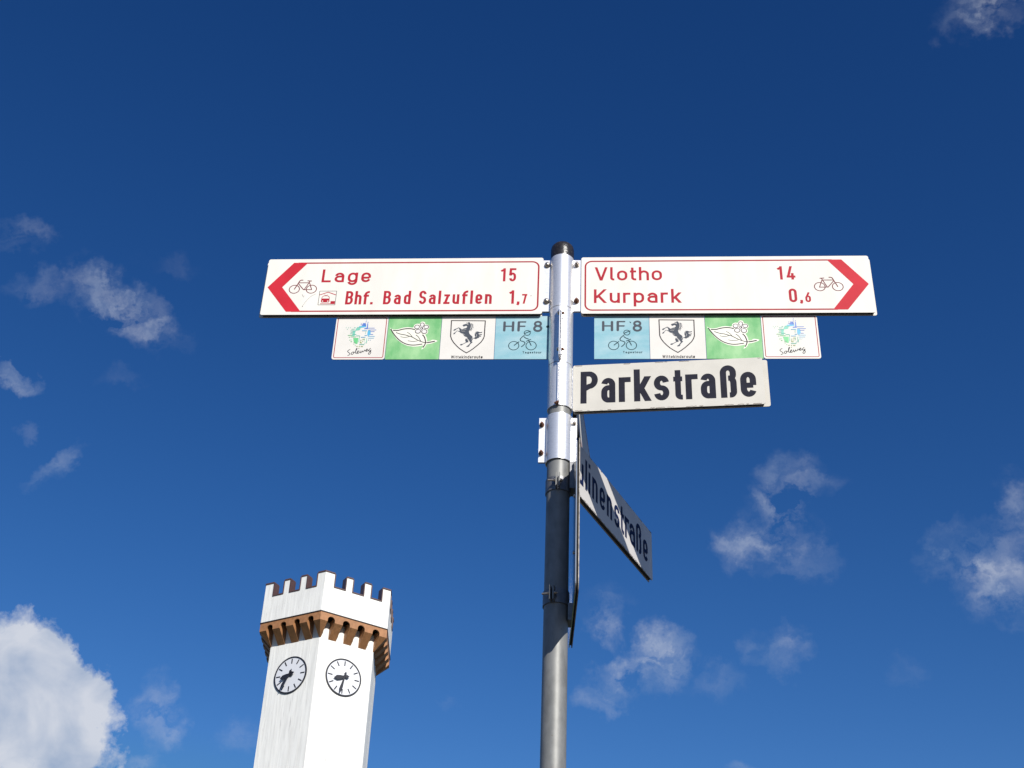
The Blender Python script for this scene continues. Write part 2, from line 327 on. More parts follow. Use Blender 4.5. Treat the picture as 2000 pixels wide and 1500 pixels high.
# ------------------------------------------------------------------ a small sign-letter face, drawn as strokes of even width
def arc(cx, cy, rx, ry, a0, a1, n=12):
    return [(cx + rx * math.cos(R(a0 + (a1 - a0) * i / n)), cy + ry * math.sin(R(a0 + (a1 - a0) * i / n))) for i in range(n + 1)]
def glyph(ch, W, t, xh, asp, tail=False):
    """strokes of ch; unit = capital height, W = outer width, t = stroke, xh = x-height, asp = roundness of corners"""
    b = t / 2; T = 1 - b; X = xh - b; x0 = b; x1 = W - b; xm = W / 2; rx = (x1 - x0) / 2; ry = min(rx * asp, (X - b) / 2)
    def bowl(lo, hi):
        r = min(ry, (hi - lo) / 2)
        return arc(xm, hi - r, rx, r, 90, 0, 8) + arc(xm, lo + r, rx, r, 0, -180, 14) + arc(xm, hi - r, rx, r, 180, 90, 8)
    S = []
    if ch == 'l': S = [[(x0, 1)] + (arc(x0 + t * .9, b + t * .9, t * .9, t * .9, 180, 270, 6) + [(W, b)] if tail else [(x0, 0)])]
    elif ch == 'i': S = [[(xm, 0), (xm, xh)], [(xm, 0.86), (xm, 1.0)]]
    elif ch in 'nhmr':
        S = [[(x0, 0), (x0, 1 if ch == 'h' else xh)]]
        if ch == 'r': S.append([(x0, X - ry * 1.15)] + arc(x0 + rx * 1.15, X - ry * 1.0, rx * 1.15, ry, 180, 90, 8) + [(W, X)])
        else: S.append(arc(xm, X - ry, rx, ry, 180, 0, 14) + [(x1, 0)])
    elif ch == 'u': S = [[(x0, xh)] + arc(xm, b + ry, rx, ry, 180, 360, 14), [(x1, xh), (x1, 0)]]
    elif ch == 'o': S = [('c', bowl(b, X))]
    elif ch == 'e':
        ym = xh * .46
        S = [[(x0, ym), (x1, ym)], [(x1, ym)] + arc(xm, X - ry, rx, ry, 0, 180, 14) + arc(xm, b + ry, rx, ry, 180, 340, 14)]
    elif ch == 'a':
        yb = xh * .60; r = min(ry, (yb - b) / 2)
        S = [arc(xm, X - ry, rx, ry, 168, 0, 14) + [(x1, 0)], [(x1, yb), (xm, yb)] + arc(xm, yb - r, rx, r, 90, 180, 7) + arc(xm, b + r, rx, r, 180, 270, 7) + [(x1, b)]]
    elif ch == 'g':
        g = -0.22
        S = [('c', bowl(b, X)), [(x1, xh)] + arc(xm, g + ry + b, rx, ry, 0, -165, 12)]
    elif ch == 'd': S = [[(x1, 0), (x1, 1)], ('c', bowl(b, X))]
    elif ch == 'b': S = [[(x0, 0), (x0, 1)], ('c', bowl(b, X))]
    elif ch == 'p': S = [[(x0, -.26), (x0, xh)], ('c', bowl(b, X))]
    elif ch == 'f':
        xs = W * .36; q_ = W - xs
        S = [[(xs, 0)] + arc(xs + q_, T - q_ * .9, q_, q_ * .9, 180, 90, 8) + [(W + t * .1, T)], [(0, X), (W * .96, X)]]
    elif ch == 't':
        xs = x0 + W * .18
        rr = max(.02, min(t, W - xs - .03)); S = [[(xs, xh + .22)] + arc(xs + rr, b + rr, rr, rr, 180, 270, 6) + [(W, b)], [(0, X), (W, X)]]
    elif ch in 'sS':
        h = X if ch == 's' else T; q = (h - b) / 4; cu = h - q; cl = b + q; qy = q
        S = [arc(xm, h - 2 * q + q, rx, qy, 8, 180, 12)[:] + arc(xm, h - q, rx, qy, 180, 270, 6) [1:] + arc(xm, b + q, rx, qy, 90, 0, 6)[1:] + arc(xm, b + q, rx, qy, 0, -172, 12)[1:]]
    elif ch == 'z': S = [[(b * .4, X), (W, X)], [(x1 - t * .1, xh), (x0 + t * .1, 0)], [(0, b), (W, b)]]
    elif ch == 'k': S = [[(x0, 0), (x0, 1)], [(x1 + t * .1, xh), (x0 + t * .35, xh * .38)], [(x0 + rx * .62, xh * .58), (x1 + t * .1, 0)]]
    elif ch == 'K': S = [[(x0, 0), (x0, 1)], [(x1, 1), (x0 + t * .3, .36)], [(x0 + rx * .55, .56), (x1 + t * .05, 0)]]
    elif ch == 'V': S = [[(x0, 1), (xm, 0)], [(x1, 1), (xm, 0)]]
    elif ch == 'W': S = [[(x0, 1), (W * .28, 0)], [(W * .28, 0), (xm, 1)], [(xm, 1), (W * .72, 0)], [(W * .72, 0), (x1, 1)]]
    elif ch == 'L': S = [[(x0, 1), (x0, b), (W, b)]]
    elif ch == 'T': S = [[(xm, 0), (xm, 1)], [(0, T), (W, T)]]
    elif ch == 'P':
        m_ = .44; r = min(ry, (T - m_) / 2)
        S = [[(x0, 0), (x0, 1)], [(x0, T), (xm, T)] + arc(x1 - min(rx, r * 1.2), T - r, min(rx, r * 1.2), r, 90, -90, 12) + [(x0, m_)]]
    elif ch == 'B':
        m_ = .53; r1 = (T - m_) / 2; r2 = (m_ - b) / 2; q = min(rx * .9, r1)
        S = [[(x0, 0), (x0, 1)], [(x0, T)] + arc(x1 - q - t * .1, T - r1, q, r1, 90, -90, 12) + [(x0, m_)], [(x0, m_)] + arc(x1 - q, m_ - r2, q, r2, 90, -90, 12) + [(x0, b)]]
    elif ch == '\u00df':
        q = min(rx, ry)
        S = [[(x0, 0)] + arc(xm, T - ry * .9, rx, ry * .9, 180, 0, 14) + arc(x1 - t * .6, .70, t * .6, .10, 0, -90, 5) + [(xm, .60)],
             [(xm, .60)] + arc(x1 - t * .6, .46, t * .6, .14, 90, 0, 6) + arc(xm + rx * .4, b + ry * .6, rx * .6, ry * .6, 0, -90, 7) + [(xm + t * .1, b)]]
    elif ch == '.': S = [[(xm, 0), (xm, t * 1.1)]]
    elif ch == ',': S = [[(xm, t * 1.1), (xm, 0), (xm - t * .35, -t * .6)]]
    elif ch == '1': S = [[(x1, 0), (x1, 1)], [(x1, T - t * .2), (0, .78)]]
    elif ch == '4': S = [[(xm + t * .2, 1), (x0 * .9, .22 - b)], [(0, .22), (W, .22)], [(x1 - t * .6, .48), (x1 - t * .6, 0)]]
    elif ch == '5': S = [[(W, T), (x0 + t * .2, T), (x0, .52)] + arc(xm, .36, rx, .235, 140, 0, 10) + arc(xm, b + .22, rx, .22, 0, -165, 12)]
    elif ch == '7': S = [[(0, T), (W, T)], [(x1 - t * .1, 1), (xm - t * .4, 0)]]
    elif ch == '0': S = [('c', bowl(b, T))]
    elif ch == '6': S = [('c', bowl(b, .60)), [(x1 - t * .3, 1), (x0 + t * .15, .5), (x0, .40)]]
    out = []
    for s_ in S:
        if isinstance(s_, tuple): out.append((s_[1], True))
        else: out.append((s_, False))
    return out
WIDE = dict(l=.24, i=.15, n=.58, h=.58, r=.42, u=.58, o=.60, e=.58, a=.58, g=.60, d=.60, b=.60, p=.60, f=.34, t=.36, s=.50, z=.52, k=.56, K=.72, V=.74, W=.95, L=.56, T=.66, P=.62, B=.64, S=.62)
NARROW = dict(l=.15, i=.15, n=.40, h=.40, r=.31, u=.40, o=.40, e=.40, a=.40, g=.40, d=.40, b=.40, p=.40, f=.33, t=.28, s=.37, z=.37, k=.42, K=.47, L=.37, P=.44, B=.45, S=.43)
NARROW.update({'.': .15, ',': .15, '1': .27, '4': .50, '5': .42, '7': .38, '0': .46, '6': .42})
def put(ink, ch, a, b_, z, cap, t, xh, asp, m=0, tail=False, lean=0.0):
    W = (b_ - a) / cap
    for pts, cl in glyph(ch, W, t, xh, asp, tail):
        ink.stroke([(a + x * cap + lean * y * cap, z + y * cap) for x, y in pts], t * cap, cl, m, flat=ch in 'kKVWz47' and len(pts) == 2 and abs(pts[0][1] - pts[1][1]) > .05)
def text(ink, s, a, b_, z, cap, t, xh, asp, widths, m=0, tail=False, scale=1.0):
    ws = [widths.get(c, .3) * scale for c in s]; gaps = max(1, len(s) - 1)
    g = ((b_ - a) / cap - sum(ws)) / gaps; x = a
    for c, w in zip(s, ws):
        if c != ' ': put(ink, c, x, x + w * cap, z, cap, t, xh, asp, m, tail)
        x += (w + g) * cap

# ------------------------------------------------------------------ setting: ground
def sheet(name, x0, x1, y0, y1, z, m):
    return props(mesh(name, [(x0, y0, z), (x1, y0, z), (x1, y1, z), (x0, y1, z)], [(0, 1, 2, 3)], m), kind='structure')
sheet('ground', -1500, 1500, -1500, 1500, 0.0, M['grass'])
sheet('road', -1500, 1500, -14, -6, 0.004, M['asphalt'])
pv = MB().box(-60, 60, -5.9, 8, 0.0, 0.12).make('pavement', M['paving']); props(pv, kind='structure')
pt = MB().box(-9, -2, 8.01, 36, 0.0, 0.06).make('path', M['paving']); props(pt, kind='structure')

# ------------------------------------------------------------------ clock tower (hexagonal)
TO = Vector((-5.5635, 41.8998, 0)); RP, RS, ROT = 2.2854, 1.8437, -0.6
AP, AS = RP * math.cos(R(30)), RS * math.cos(R(30))
Z = lambda r: r + CAM_Z
tower = empty('clock_tower', Matrix.Translation(TO), 'white boarded hexagonal clock tower with battlements and brown arched corbels', 'clock tower')
def face_matrix(k):
    """local x runs left to right along face k as seen from outside, y runs inwards, z up; origin at the middle of the face line through the axis"""
    az = R(ROT + 150 + 60 * k)                     # outward normal of the face
    n = Vector((math.sin(az), math.cos(az), 0)); y = -n; x = Vector((y.y, -y.x, 0))
    m = Matrix.Identity(4)
    for i in range(3): m[i][0] = x[i]; m[i][1] = y[i]; m[i][2] = (0, 0, 1)[i]
    return m
FM = [face_matrix(k) for k in range(6)]
def hexring(r0, z0, z1, name, m, parent, top=True, inner=None):
    b = MB(); v = []
    for z in (z0, z1):
        for i in range(6):
            a = R(ROT + 180 + 60 * i); v.append((r0 * math.sin(a), r0 * math.cos(a), z))
    f = [(i, i + 6, (i + 1) % 6 + 6, (i + 1) % 6) for i in range(6)] + [tuple(range(6)), tuple(range(11, 5, -1))]
    return b.add(v, f).make(name, m, parent)
ZB, ZBAND, ZCR, ZLO = Z(19.013), Z(18.90), Z(18.717), Z(18.31)
ZN, ZT = Z(19.905), Z(20.365)
hexring(RS - 0.028, 0.0, ZB - 0.05, 'shaft_core', M['board_gap'], tower)
# shaft boards
NB = 12; wS = RS / NB
shared = {}
def shared_board(w, z0, z1, y0, y1, m=M['white_board']):
    key = (round(w, 4), round(z0, 3), round(z1, 3), round(y0, 3), m.name)
    if key not in shared:
        g = 0.0009; c = 0.004; b = MB()
        b.prism([(g, 0), (w - g, 0), (w - g, 1), (g, 1)], y0, y1)
        vv = []
        for (x, y, z) in b.v: vv.append((x, y, z0 + z * (z1 - z0)))
        me = bpy.data.meshes.new('board'); me.from_pydata(vv, [], b.f); me.materials.append(m); shared[key] = me
    return shared[key]
for k in range(6):
    for i in range(NB):
        o = link('board', shared_board(wS, 0.0, Z(18.865), -0.0, 0.024), tower)
        o.matrix_local = FM[k] @ Matrix.Translation((-RS / 2 + i * wS, -AS + random.uniform(-.0015, .0015), 0))
# parapet: core, boards, coping
HP = RP / 2
NOT = [(.322, .735), (.956, 1.37), (1.598, 2.005)]
segs = []; x = 0.0
for a, b_ in NOT: segs.append((x, a, True)); segs.append((a, b_, False)); x = b_
segs.append((x, RP, True))
TH = 0.22
core = MB()
outline = [(0, ZB + .01)]
outline += [(0, ZT - .012)]
for a, b_ in NOT: outline += [(a - .012, ZT - .012), (a - .012, ZN - .012), (b_ + .012, ZN - .012), (b_ + .012, ZT - .012)]
outline += [(RP, ZT - .012), (RP, ZB + .01)]
for k in range(6):
    for (a, b_, hi) in segs:
        z1 = (ZT if hi else ZN) - .012
        aa = a + (0.0 if a == 0 else .0); m_ = math.tan(R(30))
        x0, x1 = a - HP, b_ - HP
        y0, y1 = -AP + 0.022, -AP + TH
        xi0 = x0 + (TH * m_ if a == 0 else 0); xi1 = x1 - (TH * m_ if b_ >= RP - 1e-6 else 0)
        xo0 = x0 + (.022 * m_ if a == 0 else 0); xo1 = x1 - (.022 * m_ if b_ >= RP - 1e-6 else 0)
        v = [(xo0, y0, ZB), (xo1, y0, ZB), (xi1, y1, ZB), (xi0, y1, ZB), (xo0, y0, z1), (xo1, y0, z1), (xi1, y1, z1), (xi0, y1, z1)]
        core.add([FM[k] @ Vector(p) for p in v], [(0, 3, 2, 1), (4, 5, 6, 7), (0, 1, 5, 4), (1, 2, 6, 5), (2, 3, 7, 6), (3, 0, 4, 7)])
core.make('parapet_wall', M['board_gap'], tower)
for k in range(6):
    for (a, b_, hi) in segs:
        n = 2 if hi else 3; w = (b_ - a) / n
        for i in range(n):
            o = link('board', shared_board(w, ZB + .004, ZT - .03 if hi else ZN - .03, 0.0, 0.021), tower)
            o.matrix_local = FM[k] @ Matrix.Translation((a - HP + i * w, -AP + random.uniform(-.001, .001), 0))
# coping: brown boards wrapping the tops, sides and notch sills
def coping_mesh(kind, key, a, b_, z0, z1):
    kk = ('cop', kind, key)
    if kk not in shared:
        b = MB(); o_ = -0.020; t_ = TH + .015
        b.box(a, b_, o_, t_, z0, z1); me = bpy.data.meshes.new('coping'); me.from_pydata(b.v, [], b.f); me.materials.append(M['coping']); shared[kk] = me
    return shared[kk]
ct = .036
for k in range(6):
    base = FM[k] @ Matrix.Translation((-HP, -AP, 0))
    for j, (a, b_, hi) in enumerate(segs):
        if hi:
            a2, b2 = a + (0 if j == 0 else -0.004), b_ + (0 if b_ >= RP - 1e-6 else 0.004)
            a2 = a if j == 0 else a; 
            me = shared.get(('top', j))
            if me is None:
                b = MB(); m_ = math.tan(R(30)); y0, y1 = -.020, TH + .015
                xa0, xa1 = (a + y0 * m_, a + y1 * m_) if j == 0 else (a, a)
                xb0, xb1 = (b_ - y0 * m_, b_ - y1 * m_) if b_ >= RP - 1e-6 else (b_, b_)
                v = [(xa0, y0, ZT - .03), (xb0, y0, ZT - .03), (xb1, y1, ZT - .03), (xa1, y1, ZT - .03), (xa0, y0, ZT + .012), (xb0, y0, ZT + .012), (xb1, y1, ZT + .012), (xa1, y1, ZT + .012)]
                b.add(v, [(0, 3, 2, 1), (4, 5, 6, 7), (0, 1, 5, 4), (1, 2, 6, 5), (2, 3, 7, 6), (3, 0, 4, 7)])
                me = bpy.data.meshes.new('coping'); me.from_pydata(b.v, [], b.f); me.materials.append(M['coping']); shared[('top', j)] = me
            link('coping', me, tower, base)
        else:
            link('coping', coping_mesh('sill', j, a, b_, ZN - .03, ZN + .006), tower, base)
            link('coping', coping_mesh('sideL', j, a - .003, a + ct - .006, ZN + .0065, ZT - .0305), tower, base)
            link('coping', coping_mesh('sideR', j, b_ - ct + .006, b_ + .003, ZN + .0065, ZT - .0305), tower, base)
hexring(RP - TH / math.cos(R(30)) - .01, Z(19.3), Z(19.36), 'roof_deck', M['lead'], tower)
hexring(RP + 0.020, ZB - .026, ZB + .003, 'flashing', M['band_line'], tower)
# corbel table
hexring(RP - 0.05, ZB - .0215, ZB - .0005, 'soffit', M['recess_shade'], tower)
hexring(RS - .004, Z(18.87), ZB - .022, 'recess_shade_ring', M['recess_shade'], tower)  # added dark ring over the shaft top, painting the shade behind the arches
bandm = MB()
for k in range(6):
    m_ = math.tan(R(30)); y0, y1 = -AP, -AP + .05
    v = []
    for z in (ZBAND - .003, ZB - .0225):
        for (x, y) in ((-HP, y0), (HP, y0), (HP - .05 * m_, y1), (-HP + .05 * m_, y1)): v.append(FM[k] @ Vector((x, y, z)))
    bandm.add(v, [(0, 3, 2, 1), (4, 5, 6, 7), (0, 1, 5, 4), (2, 3, 7, 6)])
bandm.make('corbel_band', M['corbel'], tower)
ARC = [.375, .888, 1.401, 1.914]; AR = 0.122; ZS = Z(18.775)
FD = .045                                          # the arched fascia board; the brackets behind it have straight sides
def corbel_section(c0, c1, zb, straight=False):
    """outline between two arch centres: quarter arch, straight side, foot, straight side, quarter arch"""
    p = []
    def side(c, t, sg):
        if straight: return (c + sg * AR * 1.03, ZS + AR * 1.0 * math.sin(t))
        return (c + AR * math.cos(t), ZS + AR * math.sin(t))
    if c0 is not None:
        for i in range(7): p.append(side(c0, R(90 - 90 * i / 6), 1))
        p.append((c0 + AR * (1.03 if straight else 1), zb))
    if c1 is not None:
        p.append((c1 - AR * (1.03 if straight else 1), zb))
        for i in range(7): p.append(side(c1, R(180 - 90 * i / 6), -1))
    return p
DEPTH = AP - AS
ZM = ZCR + (ZLO - ZCR) * FD / DEPTH
def finish(me):
    bm = bmesh.new(); bm.from_mesh(me); bmesh.ops.recalc_face_normals(bm, faces=bm.faces); bm.to_mesh(me); bm.free()
for j in range(3):
    v = []; f = []
    for (ya, za, yb, zb_, st) in ((-AP, ZCR, -AP + FD, ZM, False), (-AP + FD + .001, ZM, -AS + .002, ZLO, True)):
        s0 = corbel_section(ARC[j], ARC[j + 1], za, st); s1 = corbel_section(ARC[j], ARC[j + 1], zb_, st)
        n = len(s0); o_ = len(v); v += [(x - HP, ya, z) for x, z in s0] + [(x - HP, yb, z) for x, z in s1]
        f += [tuple(o_ + i for i in range(n)), tuple(o_ + n + i for i in range(n - 1, -1, -1))] + [(o_ + i, o_ + i + n, o_ + (i + 1) % n + n, o_ + (i + 1) % n) for i in range(n)]
    me = bpy.data.meshes.new('corbel'); me.from_pydata(v, [], f); me.materials.append(M['corbel']); finish(me)
    for k in range(6): link('corbel', me, tower, FM[k])
# corner corbels: the last half of one face and the first half of the next, mitred
for k in range(6):
    kn = (k - 1) % 6                              # face to the right of face k as seen from outside
    def ringpts(yy, zb, st):
        hc = -yy * math.tan(R(30))
        pts = [FM[k] @ Vector((x - HP, yy, z)) for x, z in corbel_section(ARC[3], None, zb, st)]
        pts.append(FM[k] @ Vector((hc, yy, zb)))
        pts += [FM[kn] @ Vector((x - HP, yy, z)) for x, z in corbel_section(None, ARC[0], zb, st)]
        pts.append(FM[k] @ Vector((hc, yy, ZS + AR)))
        return pts
    v = []; f = []; c_lo = 8
    for (ya, za, yb, zb_, st) in ((-AP, ZCR, -AP + FD, ZM, False), (-AP + FD + .001, ZM, -AS + .002, ZLO, True)):
        a_ = ringpts(ya, za, st); b_ = ringpts(yb, zb_, st); n = len(a_); o_ = len(v); ci = n - 1; v += a_ + b_
        for q_ in (0, n):
            f.append(tuple(o_ + q_ + i for i in list(range(0, c_lo + 1)) + [ci])); f.append(tuple(o_ + q_ + i for i in list(range(c_lo, n - 1)) + [ci]))
        f += [(o_ + i, o_ + i + n, o_ + (i + 1) % n + n, o_ + (i + 1) % n) for i in range(n)]
    me = bpy.data.meshes.new('corbel'); me.from_pydata([tuple(p) for p in v], [], f); me.materials.append(M['corbel']); finish(me)
    link('corbel', me, tower)
# clocks on every face
CR = .575
def clock(k, minute, hour):
    base = FM[k] @ Matrix.Translation((0, -AS, Z(17.235)))
    def pr(ink_y, build, name, m, parent, local=None):
        b = MB(); build(b, ink_y); o = b.make(name, m, parent)
        if local is not None: o.matrix_local = local
        return o
    cf = MB().prism([(CR * math.cos(2 * math.pi * i / 64), CR * math.sin(2 * math.pi * i / 64)) for i in range(64)], -.02, 0).make('clock', M['clock_face'], tower)
    cf.matrix_local = base
    r = MB(); n = 72; pr_ = [(CR - .022, -.0195), (CR - .022, -.030), (CR + .022, -.030), (CR + .022, 0.0)]; v = []
    for rr, y in pr_:
        for i in range(n): v.append((rr * math.cos(2 * math.pi * i / n), y, rr * math.sin(2 * math.pi * i / n)))
    r.add(v, [(j * n + (i + 1) % n, j * n + i, (j + 1) * n + i, (j + 1) * n + (i + 1) % n) for j in range(3) for i in range(n)])
    ob = r.make('ring', M['clock_black'], cf)
    bm = bmesh.new(); bm.from_mesh(ob.data); bmesh.ops.recalc_face_normals(bm, faces=bm.faces); bm.to_mesh(ob.data); bm.free()
    tick = MB().box(-.0185, .0185, -.026, -.0205, .37, .525)
    tme = bpy.data.meshes.new('tick'); tme.from_pydata(tick.v, [], tick.f); tme.materials.append(M['clock_black'])
    for i in range(12):
        link('tick', tme, cf, Matrix.Rotation(R(30 * i), 4, 'Y'))
    def hand(poly, ang, y, nm):
        h = MB().prism(poly, y - .012, y).make(nm, M['clock_black'], cf); h.matrix_local = Matrix.Rotation(R(ang), 4, 'Y')
    hand([(-.016, -.03), (-.045, -.09), (0, -.175), (.045, -.09), (.016, -.03), (.036, .25), (.048, .36), (0, .56), (-.048, .36), (-.036, .25)], minute, -.095, 'minute_hand')
    hand([(-.022, -.03), (-.06, -.10), (0, -.18), (.06, -.10), (.022, -.03), (.06, .12), (.068, .24), (0, .355), (-.068, .24), (-.06, .12)], hour, -.070, 'hour_hand')
    b = MB().lathe([(.03, 0), (.03, .10)], 16, cap1=True).make('hub', M['clock_black'], cf)
    b.matrix_local = Matrix.Rotation(R(90), 4, 'X')
clock(0, 191.5, 254); clock(1, 210.5, 254)

# ------------------------------------------------------------------ signpost
PX, PY = 0.1306, 3.155
post = empty('signpost', Matrix.Translation((PX, PY, 0.12)), 'round grey metal post with silver sleeve clamps and a black cap', 'signpost')
B0 = 0.12
def local_z(r): return Z(r) - B0
def tube(name, prof, m, parent, n=48, cap0=False, cap1=False, auto=35):
    return MB().lathe(prof, n, cap0=cap0, cap1=cap1).make(name, m, parent, smooth=True, auto=auto)
RT = .0302
tube('post_tube', [(RT, 0), (RT, local_z(2.64))], M['galvanised'], post)
tube('cap', [(.0335, local_z(2.652)), (.0338, local_z(2.672)), (.0338, local_z(2.688)), (.032, local_z(2.698)), (.027, local_z(2.705)), (.018, local_z(2.710)), (.001, local_z(2.7115))], M['black_cap'], post, cap0=True)
def rot_az(az): return Matrix.Rotation(R(90 - az), 4, 'Z')
def bolt_mesh(r, l, hexa=False):
    b = MB()
    if hexa:
        b.lathe([(r * 1.25, 0), (r * 1.25, l * .35)], 18, cap0=True, cap1=True)
        b.lathe([(r, l * .351), (r, l * .9), (r * .85, l)], 6, cap1=True)
        b.lathe([(r * .5, l * 1.001), (r * .5, l * 1.45)], 12, cap1=True)
    else:
        b.lathe([(r * 1.0, 0), (r * 1.0, l * .25), (r * .92, l * .55), (r * .70, l * .82), (r * .38, l * .97), (r * .02, l)], 20, cap0=True)
    return b
def add_bolt(parent, x, y, z, r=.006, l=.007, hexa=False, m='bolt', toward=-1, axis='Y', name='bolt'):
    o = bolt_mesh(r, l, hexa).make(name, M[m], parent, smooth=not hexa)
    rt = Matrix.Rotation(R(90), 4, 'X') if toward < 0 else Matrix.Rotation(R(-90), 4, 'X')
    if axis == 'X': rt = Matrix.Rotation(R(90 if toward > 0 else -90), 4, 'Y')
    o.matrix_local = Matrix.Translation((x, y, z)) @ rt
    return o
def clamp(z0, z1, az, flanges, ro=.0336, front=None, zf0=None, zf1=None, th=.0022):
    """split aluminium sleeve; flanges = list of (side, length)"""
    b = MB()
    prof = [(ro - .0028, local_z(z0)), (ro, local_z(z0)), (ro, local_z(z1)), (ro - .0028, local_z(z1)), (ro - .0028, local_z(z0))]
    b.lathe(prof, 56)
    zf0 = z0 if zf0 is None else zf0; zf1 = z1 if zf1 is None else zf1
    o = b.make('clamp', M['aluminium'], post, smooth=True, auto=35); o.matrix_local = rot_az(az)
    for side, ln in flanges:
        f = MB()
        x0, x1 = sorted((side * (ro - .002), side * ln))
        for y in (-.0012 - th, .0012): f.box(x0, x1, y, y + th, local_z(zf0), local_z(zf1))
        f.make('flange', M['aluminium'], o)
    return o
c1 = clamp(2.4648, 2.652, 94.3, [(-1, .0565), (1, .0565)])
for s in (-1, 1):
    for zz, mm in ((2.633, 'bolt'), (2.500, 'bolt' if s < 0 else 'rust')):
        add_bolt(c1, s * .0425, -.0035, local_z(zz), .0086 if s < 0 else .0062, .0100, hexa=(s > 0), m=mm)
c2 = clamp(2.2706, 2.4626, 184.3, [(1, .058), (-1, .058)], zf0=2.275, zf1=2.452)
for zz, hx in ((2.425, 1), (2.300, 1)):
    add_bolt(c2, .047, .0035, local_z(zz), .0045, .007, hexa=True, m='rust', toward=1)
    add_bolt(c2, .047, -.0035, local_z(zz), .006, .006, m='bolt')
c3 = clamp(2.1270, 2.2686, 188.5, [(1, .0385)], zf0=2.135, zf1=2.262)
add_bolt(c3, .0365, .001, local_z(2.131), .005, .008, hexa=True, m='rust', toward=-1)
c3b = MB(); c3b.box(.030, .060, -.004, .004, local_z(2.132), local_z(2.264)); o = c3b.make('flange', M['aluminium'], c3); o.matrix_local = Matrix.Rotation(R(90), 4, 'Z')
c4 = clamp(1.9590, 2.1020, 94.3, [(-1, .0535), (1, .0475)], ro=.0350, zf0=1.964, zf1=2.103)
for zz in (2.080, 1.9913): add_bolt(c4, -.0462, -.0036, local_z(zz), .0052, .010, hexa=True, m='rust')
add_bolt(c4, .0405, -.0036, local_z(2.085), .0045, .006, hexa=True, m='bolt')
def band(z0, z1, lug_az):
    b = MB(); b.lathe([(RT + .0002, local_z(z0)), (RT + .0028, local_z(z0)), (RT + .0028, local_z(z1)), (RT + .0002, local_z(z1))], 48)
    o = b.make('band', M['band'], post, smooth=True, auto=35); o.matrix_local = rot_az(lug_az)
    for y in (-.0055, .0025):
        MB().box(RT + .001, RT + .020, y, y + .003, local_z(z0), local_z(z1)).make('lug', M['galvanised'], o)
    for zz in ((z0 + z1) / 2,):
        add_bolt(o, RT + .012, .0056, local_z(zz), .0045, .006, hexa=True, m='bolt', toward=1)
        MB().lathe([(.0026, 0), (.0026, .020)], 12, cap0=True, cap1=True).make('bolt', M['bolt'], o).matrix_local = Matrix.Translation((RT + .012, -.0056, local_z(zz))) @ Matrix.Rotation(R(90), 4, 'X')
        add_bolt(o, RT + .012, -.0056, local_z(zz), .0045, .005, hexa=True, m='bolt')
    return o
band(1.8665, 1.9060, 184)
band(1.5470, 1.5855, 196)
# brackets that carry the round sign
for (z0, z1) in ((1.877, 1.957), (1.506, 1.551)):
    b = MB(); b.box(.0285, .0385, -.022, .022, local_z(z0), local_z(z1)); b.box(.0385, .0408, -.034, .034, local_z(z0 + .004), local_z(z1 - .004))
    b.make('bracket', M['band'], post).matrix_local = rot_az(90)

# ------------------------------------------------------------------ sign builders
def sign_frame(az, z_bottom, name, label, cat, group=None, shift=(0, 0)):
    m = Matrix.Translation((PX + shift[0], PY + shift[1], Z(z_bottom))) @ rot_az(az)
    return empty(name, m, label, cat, group)
def panel_pair(e, x0, x1, h, m_front, off=.008, dx=.008, rad=.006, back=-.0075, far=1):
    """front sheet, dark core and back sheet of a hollow sign; far = side of the free end"""
    MB().prism(rrect(x0, x1, 0, h, rad), -off, -off + .0020, 0, 1).make('front_panel', [m_front, M['sign_edge']], e)
    bx0, bx1 = (x0, x1 + dx) if far > 0 else (x0 - dx, x1)
    MB().prism(rrect(bx0, bx1, 0.0, h, rad), -back - .0020, -back, 0, 1).make('back_panel', [m_front, M['sign_edge']], e)
    MB().prism([(x0 + .006, .0035), (x1 - .004, .0035), (x1 - .004, h - .004), (x0 + .006, h - .004)], -off + .0021, -back - .0021).make('core', M['sign_core'], e)
def to_z(pts, z0): return [(x, z - z0) for x, z in pts]

def bicycle(ink, cx, cz, s, mirror=1, w=.0025):
    """bicycle pictogram; s = metres per 100 drawing units"""
    def P(x, y): return (cx + mirror * (x - 9.6) * s, cz + (y - 6.0) * s * 1.0)
    k = lambda pts: [P(x, y) for x, y in pts]
    ink.ring(P(5.15, 3.2), 2.62 * s, 2.62 * s, w); ink.ring(P(13.95, 3.2), 2.62 * s, 2.62 * s, w)
    ink.stroke(k([(5.5, 8.55), (7.8, 8.7)]), w * 1.2)
    ink.stroke(k([(6.4, 8.5), (8.8, 3.0)]), w); ink.stroke(k([(6.6, 7.5), (5.0, 2.9), (9.2, 2.9), (12.3, 6.9)]), w)
    ink.stroke(k([(6.9, 7.4), (12.3, 7.4)]), w); ink.stroke(k([(10.0, 9.15), (11.1, 9.15), (11.7, 8.7), (12.1, 7.8), (12.4, 6.9), (14.0, 3.1)]), w * 1.15)

